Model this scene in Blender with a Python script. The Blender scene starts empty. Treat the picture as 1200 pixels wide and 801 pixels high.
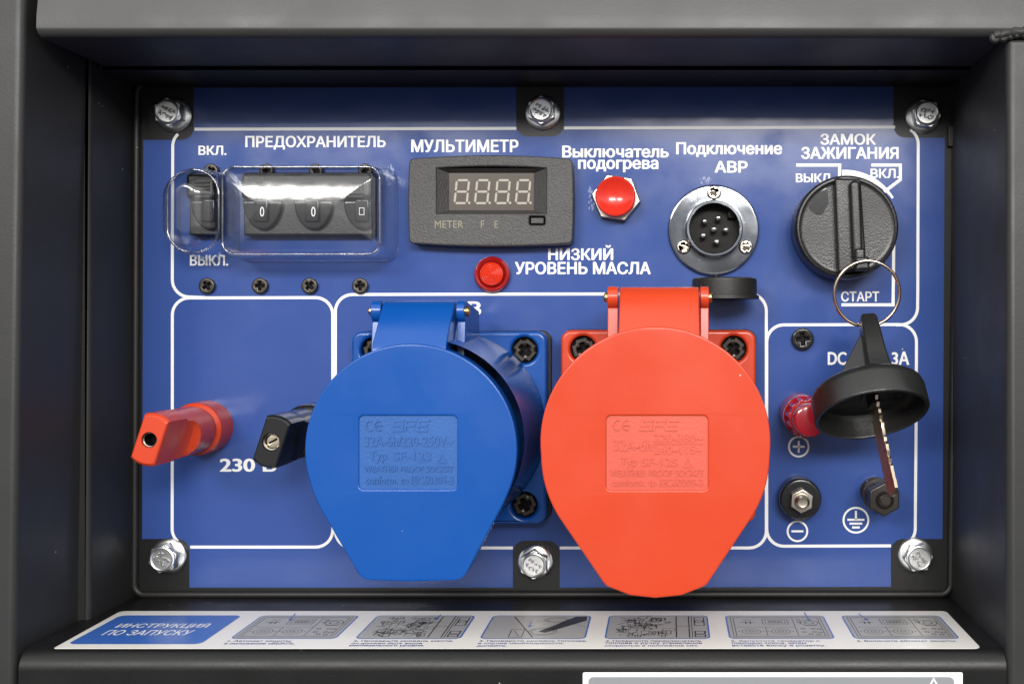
import bpy, bmesh, math, random
from mathutils import Matrix, Vector
from mathutils.geometry import delaunay_2d_cdt

SC = bpy.context.scene
COL = SC.collection
S = 0.001                 # everything below is written in millimetres
D = 420.0                 # camera to the printed face of the panel
F = 1260.0                # focal length in photograph pixels (1200 wide)
PX, PZ = 785.0, 375.0     # point of the photograph straight in front of the lens
rnd = random.Random(7)

# ------------------------------------------------------------------ camera
cd = bpy.data.cameras.new('camera'); cam = bpy.data.objects.new('camera', cd); COL.objects.link(cam)
cam.location = (0, -D * S, 0); cam.rotation_euler = (math.pi / 2, 0, 0)
cd.sensor_width = 36; cd.lens = 36 * F / 1200
cd.shift_x = -(PX - 600) / 1200; cd.shift_y = -(400.5 - PZ) / 1200
cd.clip_start = 0.005; cd.clip_end = 100
SC.camera = cam

# ------------------------------------------------------------------ room light
w = bpy.data.worlds.new('World'); SC.world = w; w.use_nodes = True
nt = w.node_tree; nt.nodes.clear()
n_o = nt.nodes.new('ShaderNodeOutputWorld'); n_b = nt.nodes.new('ShaderNodeBackground')
n_t = nt.nodes.new('ShaderNodeTexCoord'); n_s = nt.nodes.new('ShaderNodeSeparateXYZ')
n_r = nt.nodes.new('ShaderNodeValToRGB'); n_m = nt.nodes.new('ShaderNodeMapRange')
n_n = nt.nodes.new('ShaderNodeTexNoise'); n_a = nt.nodes.new('ShaderNodeMath'); n_c = nt.nodes.new('ShaderNodeMath')
nt.links.new(n_t.outputs['Generated'], n_s.inputs[0])
nt.links.new(n_t.outputs['Generated'], n_n.inputs['Vector'])
n_n.inputs['Scale'].default_value = 2.6; n_n.inputs['Detail'].default_value = 4
nt.links.new(n_s.outputs['Z'], n_m.inputs['Value'])
n_m.inputs['From Min'].default_value = -1; n_m.inputs['From Max'].default_value = 1
n_a.operation = 'MULTIPLY_ADD'; nt.links.new(n_n.outputs['Fac'], n_a.inputs[0]); n_a.inputs[1].default_value = 0.35
nt.links.new(n_m.outputs['Result'], n_a.inputs[2])
n_c.operation = 'SUBTRACT'; nt.links.new(n_a.outputs[0], n_c.inputs[0]); n_c.inputs[1].default_value = 0.175
nt.links.new(n_c.outputs[0], n_r.inputs['Fac'])
cr = n_r.color_ramp
cr.elements[0].position = 0.30; cr.elements[0].color = (0.03, 0.03, 0.032, 1)
cr.elements[1].position = 0.72; cr.elements[1].color = (1.0, 1.0, 1.0, 1)
e = cr.elements.new(0.50); e.color = (0.38, 0.38, 0.39, 1)
e = cr.elements.new(0.60); e.color = (0.85, 0.86, 0.88, 1)
nt.links.new(n_r.outputs['Color'], n_b.inputs['Color']); n_b.inputs['Strength'].default_value = 1.45
nt.links.new(n_b.outputs[0], n_o.inputs['Surface'])

def lamp(loc, target, sx, sy, watts, col=(1, 0.97, 0.93)):
    l = bpy.data.lights.new('ceiling_lamp', 'AREA'); l.shape = 'RECTANGLE'; l.size = sx; l.size_y = sy
    l.energy = watts; l.color = col
    o = bpy.data.objects.new('ceiling_lamp', l); COL.objects.link(o)
    o.location = loc
    o.rotation_euler = (Vector(target) - Vector(loc)).to_track_quat('-Z', 'Y').to_euler()
    return o
lamp((0.32, -1.75, 0.585), (-0.03, 0, 0), 0.80, 0.28, 28)
lamp((-0.65, -1.70, 0.60), (-0.05, 0, 0), 0.60, 0.26, 17)

vs = SC.view_settings
SC.display_settings.display_device = 'sRGB'
vs.view_transform = 'Standard'; vs.look = 'None'; vs.exposure = 0; vs.gamma = 1
SC.render.engine = 'CYCLES'
SC.cycles.caustics_reflective = False; SC.cycles.caustics_refractive = False
SC.cycles.max_bounces = 10; SC.cycles.transparent_max_bounces = 16

# ------------------------------------------------------------------ materials
def mat(name, col, rough=0.4, metal=0.0, spec=0.5, bump=None, rvar=0.0, specks=0.0, cvar=0.0, coat=0.0, trans=0.0, ior=1.5, emit=0, scratch=0.0):
    m = bpy.data.materials.new(name); m.use_nodes = True
    t = m.node_tree; p = t.nodes['Principled BSDF']; L = t.links
    p.inputs['Base Color'].default_value = (*col, 1)
    p.inputs['Roughness'].default_value = rough
    p.inputs['Metallic'].default_value = metal
    p.inputs['Specular IOR Level'].default_value = spec
    p.inputs['IOR'].default_value = ior
    p.inputs['Coat Weight'].default_value = coat; p.inputs['Coat Roughness'].default_value = 0.08
    p.inputs['Transmission Weight'].default_value = trans
    tc = t.nodes.new('ShaderNodeTexCoord')
    def noise(scale, detail=3):
        n = t.nodes.new('ShaderNodeTexNoise'); n.inputs['Scale'].default_value = scale; n.inputs['Detail'].default_value = detail
        L.new(tc.outputs['Object'], n.inputs['Vector']); return n
    if bump:
        prev = None
        for (sc, st, dist) in bump:
            b = t.nodes.new('ShaderNodeBump'); b.inputs['Strength'].default_value = st; b.inputs['Distance'].default_value = dist * S
            L.new(noise(sc).outputs['Fac'], b.inputs['Height'])
            if prev: L.new(prev.outputs[0], b.inputs['Normal'])
            prev = b
        L.new(prev.outputs[0], p.inputs['Normal'])
    if rvar:
        r = t.nodes.new('ShaderNodeMapRange'); L.new(noise(45, 6).outputs['Fac'], r.inputs['Value'])
        r.inputs['From Min'].default_value = 0.3; r.inputs['From Max'].default_value = 0.7
        r.inputs['To Min'].default_value = max(0.02, rough - rvar); r.inputs['To Max'].default_value = rough + rvar
        L.new(r.outputs['Result'], p.inputs['Roughness'])
    base = None
    if cvar:
        mx = t.nodes.new('ShaderNodeMix'); mx.data_type = 'RGBA'
        mx.inputs['A'].default_value = (*[c * (1 - cvar) for c in col], 1)
        mx.inputs['B'].default_value = (*[min(1, c * (1 + cvar)) for c in col], 1)
        L.new(noise(30, 6).outputs['Fac'], mx.inputs['Factor']); base = mx.outputs['Result']
    if specks:
        v = t.nodes.new('ShaderNodeTexVoronoi'); v.inputs['Scale'].default_value = 190
        L.new(tc.outputs['Object'], v.inputs['Vector'])
        th = t.nodes.new('ShaderNodeMath'); th.operation = 'LESS_THAN'; th.inputs[1].default_value = 0.055
        L.new(v.outputs['Distance'], th.inputs[0])
        nn = noise(60, 2); th2 = t.nodes.new('ShaderNodeMath'); th2.operation = 'GREATER_THAN'; th2.inputs[1].default_value = 1 - specks
        L.new(nn.outputs['Fac'], th2.inputs[0])
        mu = t.nodes.new('ShaderNodeMath'); mu.operation = 'MULTIPLY'
        L.new(th.outputs[0], mu.inputs[0]); L.new(th2.outputs[0], mu.inputs[1])
        mx = t.nodes.new('ShaderNodeMix'); mx.data_type = 'RGBA'
        if base: L.new(base, mx.inputs['A'])
        else: mx.inputs['A'].default_value = (*col, 1)
        mx.inputs['B'].default_value = (0.45, 0.43, 0.40, 1)
        L.new(mu.outputs[0], mx.inputs['Factor']); base = mx.outputs['Result']
    if scratch:
        nz = t.nodes.new('ShaderNodeTexNoise'); nz.inputs['Scale'].default_value = 1; nz.inputs['Detail'].default_value = 8
        nz.inputs['Roughness'].default_value = 0.75
        mp = t.nodes.new('ShaderNodeMapping'); mp.inputs['Rotation'].default_value = (0, 0.6, 0); mp.inputs['Scale'].default_value = (90, 90, 320)
        L.new(tc.outputs['Object'], mp.inputs['Vector']); L.new(mp.outputs[0], nz.inputs['Vector'])
        rg = t.nodes.new('ShaderNodeMapRange'); L.new(nz.outputs['Fac'], rg.inputs['Value'])
        rg.inputs['From Min'].default_value = 0.66; rg.inputs['From Max'].default_value = 0.78
        rg.inputs['To Min'].default_value = 0; rg.inputs['To Max'].default_value = scratch
        mx = t.nodes.new('ShaderNodeMix'); mx.data_type = 'RGBA'
        if base: L.new(base, mx.inputs['A'])
        else: mx.inputs['A'].default_value = (*col, 1)
        mx.inputs['B'].default_value = (0.5, 0.5, 0.5, 1)
        L.new(rg.outputs['Result'], mx.inputs['Factor']); base = mx.outputs['Result']
    if base: L.new(base, p.inputs['Base Color'])
    return m

def clear_plastic(name, tint, amount, base=0.045):
    m = bpy.data.materials.new(name); m.use_nodes = True; t = m.node_tree; t.nodes.clear(); L = t.links
    o = t.nodes.new('ShaderNodeOutputMaterial'); mx = t.nodes.new('ShaderNodeMixShader')
    tr = t.nodes.new('ShaderNodeBsdfTransparent'); tr.inputs['Color'].default_value = (*tint, 1)
    gl = t.nodes.new('ShaderNodeBsdfGlossy'); gl.inputs['Roughness'].default_value = 0.14
    fr = t.nodes.new('ShaderNodeLayerWeight'); fr.inputs['Blend'].default_value = 0.5
    pw = t.nodes.new('ShaderNodeMath'); pw.operation = 'POWER'; pw.inputs[1].default_value = 2.3; L.new(fr.outputs['Facing'], pw.inputs[0])
    tc = t.nodes.new('ShaderNodeTexCoord'); nz = t.nodes.new('ShaderNodeTexNoise'); nz.inputs['Scale'].default_value = 45; nz.inputs['Detail'].default_value = 3
    bp = t.nodes.new('ShaderNodeBump'); bp.inputs['Strength'].default_value = amount; bp.inputs['Distance'].default_value = 0.002
    L.new(tc.outputs['Object'], nz.inputs['Vector']); L.new(nz.outputs['Fac'], bp.inputs['Height'])
    L.new(bp.outputs[0], gl.inputs['Normal']); L.new(bp.outputs[0], fr.inputs['Normal'])
    ad = t.nodes.new('ShaderNodeMath'); ad.operation = 'MULTIPLY_ADD'; ad.inputs[1].default_value = 0.75; ad.inputs[2].default_value = base
    L.new(pw.outputs[0], ad.inputs[0])
    L.new(ad.outputs[0], mx.inputs['Fac']); L.new(tr.outputs[0], mx.inputs[1]); L.new(gl.outputs[0], mx.inputs[2])
    L.new(mx.outputs[0], o.inputs['Surface'])
    return m

M = {
 'coat':   mat('black_powder_coat', (0.019, 0.019, 0.0185), 0.5, spec=0.32, bump=[(1100, 0.16, 0.25), (300, 0.06, 0.4)], rvar=0.06, specks=0.36),
 'rail':   mat('dusty_lit_black_powder_coat', (0.042, 0.042, 0.042), 0.48, spec=0.5, bump=[(1100, 0.16, 0.25), (300, 0.05, 0.4)], rvar=0.06, specks=0.36, cvar=0.12),  # base lightened for dust and for the light falling on the rail
 'post':   mat('satin_black_powder_coat', (0.022, 0.022, 0.022), 0.46, spec=0.4, bump=[(1100, 0.16, 0.25), (300, 0.06, 0.4)], rvar=0.06, specks=0.36),
 'ledge':  mat('deep_black_powder_coat', (0.007, 0.007, 0.007), 0.40, spec=0.32, bump=[(1100, 0.16, 0.25), (300, 0.06, 0.4)], rvar=0.06, specks=0.42),
 'plate':  mat('black_plate_paint', (0.010, 0.010, 0.010), 0.4, spec=0.35, bump=[(1200, 0.12, 0.2)], specks=0.3),
 'rubber': mat('black_rubber', (0.012, 0.0115, 0.011), 0.5, spec=0.4, bump=[(700, 0.2, 0.3)], specks=0.4),
 'vinyl':  mat('blue_printed_vinyl', (0.034, 0.072, 0.255), 0.18, spec=0.38, bump=[(700, 0.04, 0.1), (110, 0.05, 0.5)], rvar=0.08, cvar=0.08, specks=0.36, scratch=0.12),
 'print':  mat('white_print', (0.78, 0.78, 0.78), 0.35),
 'zinc':   mat('zinc_plated_steel', (0.80, 0.81, 0.80), 0.27, 1.0, bump=[(500, 0.06, 0.2)], rvar=0.10, cvar=0.15),
 'shadezinc': mat('shaded_zinc', (0.30, 0.30, 0.30), 0.5, 1.0),  # darker than the head: shading of the raised marks put into the colour
 'chrome': mat('room_darkened_dusty_chrome', (0.19, 0.20, 0.215), 0.14, 1.0, bump=[(400, 0.06, 0.2), (60, 0.12, 1.0)], rvar=0.10, cvar=0.35, specks=0.5),  # base darkened to stand for the dark room it mirrors; specks are dust
 'nickel': mat('nickel', (0.50, 0.45, 0.38), 0.25, 1.0, rvar=0.08),
 'pinmet': mat('silver_pin', (0.72, 0.71, 0.68), 0.25, 1.0),
 'brass':  mat('brass', (0.75, 0.50, 0.18), 0.25, 1.0, rvar=0.08),
 'darkmet':mat('blackened_steel', (0.055, 0.048, 0.042), 0.33, 0.75, bump=[(500, 0.1, 0.3)], rvar=0.1),
 'holebl': mat('dark_hollow', (0.005, 0.0045, 0.0045), 0.35, spec=0.12),
 'abs':    mat('black_plastic', (0.012, 0.012, 0.0118), 0.34, spec=0.48, bump=[(1900, 0.35, 0.25)], rvar=0.12, specks=0.36, cvar=0.2),
 'absg':   mat('glossy_black_plastic', (0.013, 0.013, 0.014), 0.16, bump=[(200, 0.05, 0.3)], specks=0.3),
 'meter':  mat('grained_grey_plastic', (0.048, 0.048, 0.047), 0.45, bump=[(1700, 0.9, 0.35)], cvar=0.3),
 'display':mat('smoked_window', (0.085, 0.068, 0.056), 0.18, cvar=0.1),
 'segment':mat('unlit_segment', (0.34, 0.32, 0.26), 0.4),
 'gilt':   mat('faded_gilt_print', (0.23, 0.20, 0.13), 0.5),
 'red':    mat('red_orange_plastic', (0.50, 0.046, 0.014), 0.27, bump=[(45, 0.05, 1.2), (900, 0.03, 0.1)], rvar=0.06, cvar=0.05, specks=0.36, scratch=0.10),
 'redin':  mat('matt_red_plastic', (0.53, 0.078, 0.046), 0.42, bump=[(900, 0.3, 0.25)], cvar=0.12),
 'blue':   mat('blue_plastic', (0.003, 0.062, 0.285), 0.24, bump=[(45, 0.05, 1.2), (900, 0.03, 0.1)], rvar=0.06, cvar=0.05, specks=0.36, scratch=0.10),
 'bluein': mat('matt_blue_plastic', (0.014, 0.085, 0.295), 0.42, bump=[(900, 0.3, 0.25)], cvar=0.12),
 'bred':   mat('bright_red_plastic', (0.62, 0.030, 0.016), 0.2, coat=0.2),
 'tred':   mat('deep_red_plastic', (0.32, 0.012, 0.022), 0.15, coat=0.3, specks=0.4),
 'lens':   mat('red_lens', (0.26, 0.006, 0.006), 0.12, coat=0.3),
 'lensin': mat('orange_red_lens', (0.58, 0.032, 0.012), 0.15, coat=0.3),
 'clear':  clear_plastic('clear_plastic', (0.95, 0.96, 0.97), 0.22, 0.08),
 'clearedge': clear_plastic('clear_plastic_glint', (0.85, 0.86, 0.88), 0.3, 0.22),  # extra reflective, so the added bead reads as an edge highlight
 'paper':  mat('white_sticker', (0.74, 0.72, 0.67), 0.32, cvar=0.04),
 'blockb': mat('blue_sticker_print', (0.035, 0.12, 0.42), 0.32),
 'navy':   mat('navy_sticker_print', (0.02, 0.05, 0.25), 0.4),
 'greyp':  mat('grey_sticker_print', (0.34, 0.335, 0.32), 0.35, cvar=0.05),
 'ink':    mat('black_sticker_print', (0.02, 0.02, 0.02), 0.4),
 'greyl':  mat('grey_label_print', (0.22, 0.23, 0.24), 0.35, cvar=0.05),
 'goldk':  mat('worn_brass_key', (0.64, 0.55, 0.42), 0.28, 1.0, rvar=0.08),
 'wire':   mat('copper_tinted_wire', (0.72, 0.55, 0.42), 0.2, 1.0),
 'residue':mat('dried_glue', (0.15, 0.20, 0.38), 0.25),
}

# ------------------------------------------------------------------ geometry helpers
FRONT = Matrix(((1, 0, 0, 0), (0, 0, -1, 0), (0, 1, 0, 0), (0, 0, 0, 1)))   # (right, up, out) -> world
FLAT = Matrix.Identity(4)
def sc_at(h): return (D - h) / F
def X(px, h=0): return (px - PX) * sc_at(h)
def Z(py, h=0): return (PZ - py) * sc_at(h)

_gl = {}
def glyphs(body):
    """outline of a line of text as clean triangles (overlapping strokes of a letter are merged)"""
    if body in _gl: return _gl[body]
    cu = bpy.data.curves.new('t', 'FONT'); cu.body = body; cu.size = 1; cu.resolution_u = 4; cu.fill_mode = 'NONE'
    ob = bpy.data.objects.new('t', cu); COL.objects.link(ob)
    bpy.context.view_layer.update()
    me = bpy.data.meshes.new_from_object(ob.evaluated_get(bpy.context.evaluated_depsgraph_get()))
    nxt = {}
    for e_ in me.edges:
        a, b = e_.vertices; nxt.setdefault(a, []).append(b); nxt.setdefault(b, []).append(a)
    seen = set(); loops = []
    for v0 in range(len(me.vertices)):
        if v0 in seen or v0 not in nxt: continue
        lp = [v0]; seen.add(v0); prev, cur = None, v0
        # follow the outline in the direction of rising index, which keeps each contour's winding
        while True:
            cand = [b for b in nxt[cur] if b not in seen]
            if not cand: break
            b = min(cand); lp.append(b); seen.add(b); cur = b
        loops.append([(me.vertices[i].co.x, me.vertices[i].co.y) for i in lp])
    bpy.data.objects.remove(ob); bpy.data.curves.remove(cu); bpy.data.meshes.remove(me)
    V, E_ = [], []; bb = []
    for lp in loops:
        b = len(V); V += [Vector(p) for p in lp]; E_ += [(b + i, b + (i + 1) % len(lp)) for i in range(len(lp))]
        bb.append((min(p[0] for p in lp), max(p[0] for p in lp), min(p[1] for p in lp), max(p[1] for p in lp)))
    v2, e2, f2, *_ = delaunay_2d_cdt(V, E_, [], 0, 1e-6)
    out = []
    for f in f2:
        cx = sum(v2[i].x for i in f) / 3; cy = sum(v2[i].y for i in f) / 3; wn = 0
        for lp, q in zip(loops, bb):
            if not (q[0] < cx < q[1] and q[2] < cy < q[3]): continue
            for i in range(len(lp)):
                (ax, ay), (bx_, by_) = lp[i], lp[(i + 1) % len(lp)]
                if ay <= cy < by_ and (bx_ - ax) * (cy - ay) - (cx - ax) * (by_ - ay) > 0: wn += 1
                elif by_ <= cy < ay and (bx_ - ax) * (cy - ay) - (cx - ax) * (by_ - ay) < 0: wn -= 1
        if wn: out.append(list(f))
    _gl[body] = ([(v.x, v.y) for v in v2], out)
    return _gl[body]

class G:
    """collects geometry in millimetres as (right, up, out)"""
    def __init__(s): s.v = []; s.f = []
    def add(s, vs, fs, mtx=None):
        b = len(s.v)
        for q in vs: s.v.append(tuple(mtx @ Vector(q)) if mtx else tuple(q))
        for f in fs: s.f.append([b + i for i in f])
        return s
    def plate(s, outs, z0, z1, bev=0.0, res=2, mtx=None):
        cu = bpy.data.curves.new('c', 'CURVE'); cu.dimensions = '2D'; cu.fill_mode = 'BOTH'
        for o in outs:
            sp = cu.splines.new('POLY'); sp.points.add(len(o) - 1)
            for i, q in enumerate(o): sp.points[i].co = (q[0], q[1], 0, 1)
            sp.use_cyclic_u = True
        half = (z1 - z0) / 2
        bev = min(bev, half * 0.98)
        cu.extrude = max(half - bev, 0.0); cu.bevel_depth = bev; cu.bevel_resolution = res; cu.offset = -bev
        ob = bpy.data.objects.new('c', cu); COL.objects.link(ob)
        me = bpy.data.meshes.new_from_object(ob.evaluated_get(bpy.context.evaluated_depsgraph_get()))
        mid = (z0 + z1) / 2
        s.add([(v.co.x, v.co.y, v.co.z + mid) for v in me.vertices], [list(p.vertices) for p in me.polygons], mtx)
        bpy.data.objects.remove(ob); bpy.data.curves.remove(cu); bpy.data.meshes.remove(me)
        return s
    def sheet(s, outs, z, mtx=None): return s.plate_flat(outs, z, mtx)
    def plate_flat(s, outs, z, mtx=None):
        cu = bpy.data.curves.new('c', 'CURVE'); cu.dimensions = '2D'; cu.fill_mode = 'FRONT'
        for o in outs:
            sp = cu.splines.new('POLY'); sp.points.add(len(o) - 1)
            for i, q in enumerate(o): sp.points[i].co = (q[0], q[1], 0, 1)
            sp.use_cyclic_u = True
        ob = bpy.data.objects.new('c', cu); COL.objects.link(ob)
        me = bpy.data.meshes.new_from_object(ob.evaluated_get(bpy.context.evaluated_depsgraph_get()))
        s.add([(v.co.x, v.co.y, z) for v in me.vertices], [list(p.vertices) for p in me.polygons], mtx)
        bpy.data.objects.remove(ob); bpy.data.curves.remove(cu); bpy.data.meshes.remove(me)
        return s
    def text(s, body, box, z, bold=0.0, depth=0.0, shear=0.0, mtx=None):
        """box = left, bottom, right, top of the inked text"""
        P0, fs = glyphs(body)
        xs = [p[0] for p in P0]; ys = [p[1] for p in P0]
        x0, x1, y0, y1 = min(xs), max(xs), min(ys), max(ys)
        kx = (box[2] - box[0]) / (x1 - x0); ky = (box[3] - box[1]) / (y1 - y0)
        pts = [(box[0] + (p[0] - x0) * kx, box[1] + (p[1] - y0) * ky) for p in P0]
        side = []
        if depth:
            cnt = set((f[k], f[(k + 1) % 3]) for f in fs for k in range(3))
            n = len(pts)
            side = [[a, b, b + n, a + n] for (a, b) in cnt if (b, a) not in cnt]
        sh = [(0, 0)]
        if bold: sh += [(1, 0), (-1, 0), (0, 1), (0, -1)] if depth else [(1, 0), (-1, 0), (0, 1), (0, -1), (.7, .7), (-.7, .7), (.7, -.7), (-.7, -.7)]
        for i, (a, b) in enumerate(sh):
            dx, dy = (a * bold * kx, b * bold * ky) if depth else (a * bold * 1.55 * kx, b * bold * .9 * ky)
            if depth:
                s.add([(x + dx, y + dy, z) for x, y in pts] + [(x + dx, y + dy, z + depth + .008 * i) for x, y in pts], [[q + n for q in f] for f in fs] + side, mtx)
            else:
                s.add([(x + dx, y + dy, z + .004 * i) for x, y in pts], fs, mtx)
        return s
    def lathe(s, prof, n=64, mtx=None, c=(0, 0)):
        vs = []; fs = []; rings = []
        for (r, z) in prof:
            if r < 1e-6:
                rings.append([len(vs)]); vs.append((c[0], c[1], z))
            else:
                rings.append(list(range(len(vs), len(vs) + n)))
                for i in range(n):
                    a = 2 * math.pi * i / n; vs.append((c[0] + r * math.cos(a), c[1] + r * math.sin(a), z))
        for A, B in zip(rings, rings[1:]):
            if len(A) == 1 and len(B) == 1: continue
            for i in range(n):
                j = (i + 1) % n
                if len(A) == 1: fs.append([A[0], B[j], B[i]][::-1])
                elif len(B) == 1: fs.append([A[i], A[j], B[0]])
                else: fs.append([A[i], A[j], B[j], B[i]])
        return s.add(vs, fs, mtx)
    def loft(s, rings, cap0=False, cap1=True, mtx=None):
        n = len(rings[0]); vs = [q for r in rings for q in r]; fs = []
        for k in range(len(rings) - 1):
            for i in range(n):
                j = (i + 1) % n
                fs.append([k * n + i, k * n + j, (k + 1) * n + j, (k + 1) * n + i])
        if cap1: fs.append([(len(rings) - 1) * n + i for i in range(n)])
        if cap0: fs.append([i for i in range(n)][::-1])
        return s.add(vs, fs, mtx)
    def box(s, x0, x1, y0, y1, z0, z1, bev=0.0, mtx=None, res=2):
        if bev: return s.plate([[(x0, y0), (x1, y0), (x1, y1), (x0, y1)]], z0, z1, bev, res, mtx)
        v = [(x, y, z) for z in (z0, z1) for y in (y0, y1) for x in (x0, x1)]
        return s.add(v, [[0, 2, 3, 1], [4, 5, 7, 6], [0, 1, 5, 4], [2, 6, 7, 3], [0, 4, 6, 2], [1, 3, 7, 5]], mtx)
    def tube(s, pts, r, n=10, closed=False, mtx=None):
        P = [Vector(p) for p in pts]; m = len(P); rings = []
        up = Vector((0.013, 0.21, 0.97)).normalized()
        for i in range(m):
            a = P[(i - 1) % m] if closed or i > 0 else P[i]
            b = P[(i + 1) % m] if closed or i < m - 1 else P[i]
            t = (b - a).normalized(); u = t.cross(up).normalized(); v = t.cross(u)
            rings.append([tuple(P[i] + r * (math.cos(2 * math.pi * k / n) * u + math.sin(2 * math.pi * k / n) * v)) for k in range(n)])
        if closed: rings.append(rings[0])
        return s.loft(rings, not closed, not closed, mtx)
    def stroke(s, pts, wd, z, closed=False, mtx=None):
        """flat line of width wd"""
        n = len(pts); L = []; R = []
        for i in range(n):
            p = Vector(pts[i])
            a = Vector(pts[i - 1]) if (i > 0 or closed) else None
            b = Vector(pts[(i + 1) % n]) if (i < n - 1 or closed) else None
            d1 = (p - a).normalized() if a is not None else (b - p).normalized()
            d2 = (b - p).normalized() if b is not None else d1
            n1 = Vector((-d1.y, d1.x)); n2 = Vector((-d2.y, d2.x)); m = (n1 + n2)
            m = m / max(m.length_squared, 1e-6) * 2
            if m.length > 2.2: m = m.normalized() * 1.6
            L.append((p.x + m.x * wd / 2, p.y + m.y * wd / 2, z)); R.append((p.x - m.x * wd / 2, p.y - m.y * wd / 2, z))
        vs = [q for ab in zip(L, R) for q in ab]; fs = []
        for i in range(n if closed else n - 1):
            j = (i + 1) % n
            fs.append([2 * i, 2 * i + 1, 2 * j + 1, 2 * j])
        return s.add(vs, fs, mtx)
    def build(s, name, m, parent=None, basis=FRONT, ang=32, bev=0.0, seg=3):
        me = bpy.data.meshes.new(name)
        me.from_pydata([tuple(basis @ (Vector(v) * S)) for v in s.v], [], s.f)
        bm = bmesh.new(); bm.from_mesh(me)
        bmesh.ops.remove_doubles(bm, verts=bm.verts, dist=1e-7)
        bmesh.ops.recalc_face_normals(bm, faces=bm.faces) if s.solid else None
        bm.to_mesh(me); bm.free()
        me.validate()
        me.polygons.foreach_set('use_smooth', [s.solid] * len(me.polygons))
        if s.solid: me.set_sharp_from_angle(angle=math.radians(ang))
        me.materials.append(M[m])
        o = bpy.data.objects.new(name, me); COL.objects.link(o)
        if parent: o.parent = parent
        if s.solid and not bev: wn = o.modifiers.new('weighted_normal', 'WEIGHTED_NORMAL'); wn.keep_sharp = True; wn.mode = 'FACE_AREA'; wn.weight = 80
        if bev:
            b = o.modifiers.new('bevel', 'BEVEL'); b.width = bev * S; b.segments = seg; b.limit_method = 'ANGLE'
            b.angle_limit = math.radians(35); b.harden_normals = True
        return o
    solid = True

def rpoly(pts, default=0.0, seg=6):
    """polygon with rounded corners: each point (x, y[, radius])"""
    out = []; n = len(pts)
    for i in range(n):
        p = Vector(pts[i][:2]); r = pts[i][2] if len(pts[i]) > 2 else default
        if r <= 0: out.append(tuple(p)); continue
        a = (Vector(pts[i - 1][:2]) - p); b = (Vector(pts[(i + 1) % n][:2]) - p)
        la, lb = a.length, b.length; a.normalize(); b.normalize()
        ang = a.angle(b)
        d = min(r / math.tan(ang / 2), la * 0.499, lb * 0.499); rr = d * math.tan(ang / 2)
        c = p + (a + b).normalized() * (rr / math.sin(ang / 2))
        s0 = p + a * d - c; s1 = p + b * d - c
        a0 = math.atan2(s0.y, s0.x); a1 = math.atan2(s1.y, s1.x)
        da = (a1 - a0 + math.pi) % (2 * math.pi) - math.pi
        for k in range(seg + 1):
            t = a0 + da * k / seg; out.append((c.x + rr * math.cos(t), c.y + rr * math.sin(t)))
    return out
def rrect(x0, y0, x1, y1, r, seg=6): return rpoly([(x0, y0, r), (x1, y0, r), (x1, y1, r), (x0, y1, r)], 0, seg)
def circ(x, y, r, n=64, a0=0.0): return [(x + r * math.cos(a0 + 2 * math.pi * i / n), y + r * math.sin(a0 + 2 * math.pi * i / n)) for i in range(n)]
def cross(x, y, L, wd, rot=0):
    q = [(L, wd), (wd, wd), (wd, L), (-wd, L), (-wd, wd), (-L, wd), (-L, -wd), (-wd, -wd), (-wd, -L), (wd, -L), (wd, -wd), (L, -wd)]
    c, s = math.cos(rot), math.sin(rot)
    return [(x + a * c - b * s, y + a * s + b * c) for a, b in q]
def hull(P):
    P = sorted(set((round(a, 4), round(b, 4)) for a, b in P))
    def half(Q):
        h = []
        for p in Q:
            while len(h) > 1 and (h[-1][0] - h[-2][0]) * (p[1] - h[-2][1]) - (h[-1][1] - h[-2][1]) * (p[0] - h[-2][0]) <= 0: h.pop()
            h.append(p)
        return h
    a = half(P); b = half(P[::-1]); return a[:-1] + b[:-1]

def thing(name, label, cat, x, z, h=0, group=None, rot=None):
    o = bpy.data.objects.new(name, None); COL.objects.link(o); o.empty_display_size = 0.005
    o.location = (x * S, -h * S, z * S); o['label'] = label; o['category'] = cat
    if group: o['group'] = group
    if rot: o.rotation_euler = rot
    return o
def tag(o, label, cat, group=None):
    o['label'] = label; o['category'] = cat
    if group: o['group'] = group
    return o
def dup(root, x, z, label, rotv=0.0):
    r = root.copy(); COL.objects.link(r); r.location = (x * S, root.location.y, z * S); r['label'] = label
    if rotv: r.rotation_euler = (0, rotv, 0)
    for ch in list(root.children):
        c = ch.copy(); COL.objects.link(c); c.parent = r
        for g in list(ch.children):
            d = g.copy(); COL.objects.link(d); d.parent = c
    return r

# ------------------------------------------------------------------ housing
H1 = 70.0
hs = thing('generator_housing', 'black powder coated steel housing of a generator around the recessed blue control panel', 'housing', 0, 0)
# left post: full height, slightly out of plumb
lx = lambda z: -212.1 + 0.0152 * z
G().plate([[(-300, -230), (lx(-230), -230), (lx(230), 230), (-300, 230)]], -20, H1, 2.6, 4).build('post', 'post', hs)
# top rail, butting against the left post
pr = [(92.6, 6.0), (92.6, H1 - 4.5)] + [(96.6 - 4.0 * math.cos(a), H1 - 4.5 + 4.3 * math.sin(a)) for a in [math.radians(12 * i) for i in range(1, 7)]]
pr += [(99.5, H1 - .6), (112, H1 - 2.4), (134, H1 - 8), (140, H1 - 11), (142, 40), (142, 6)]
g = G(); g.loft([[(-206.5, z, h) for z, h in pr], [(320, z, h) for z, h in pr]], True, True); g.build('top_rail', 'rail', hs, ang=40)
G().plate([[(110.0, -230), (300, -230), (300, 92.2), (110.0, 92.2)]], -20, H1 - 0.6, 2.6, 4).build('post', 'post', hs)
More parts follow.
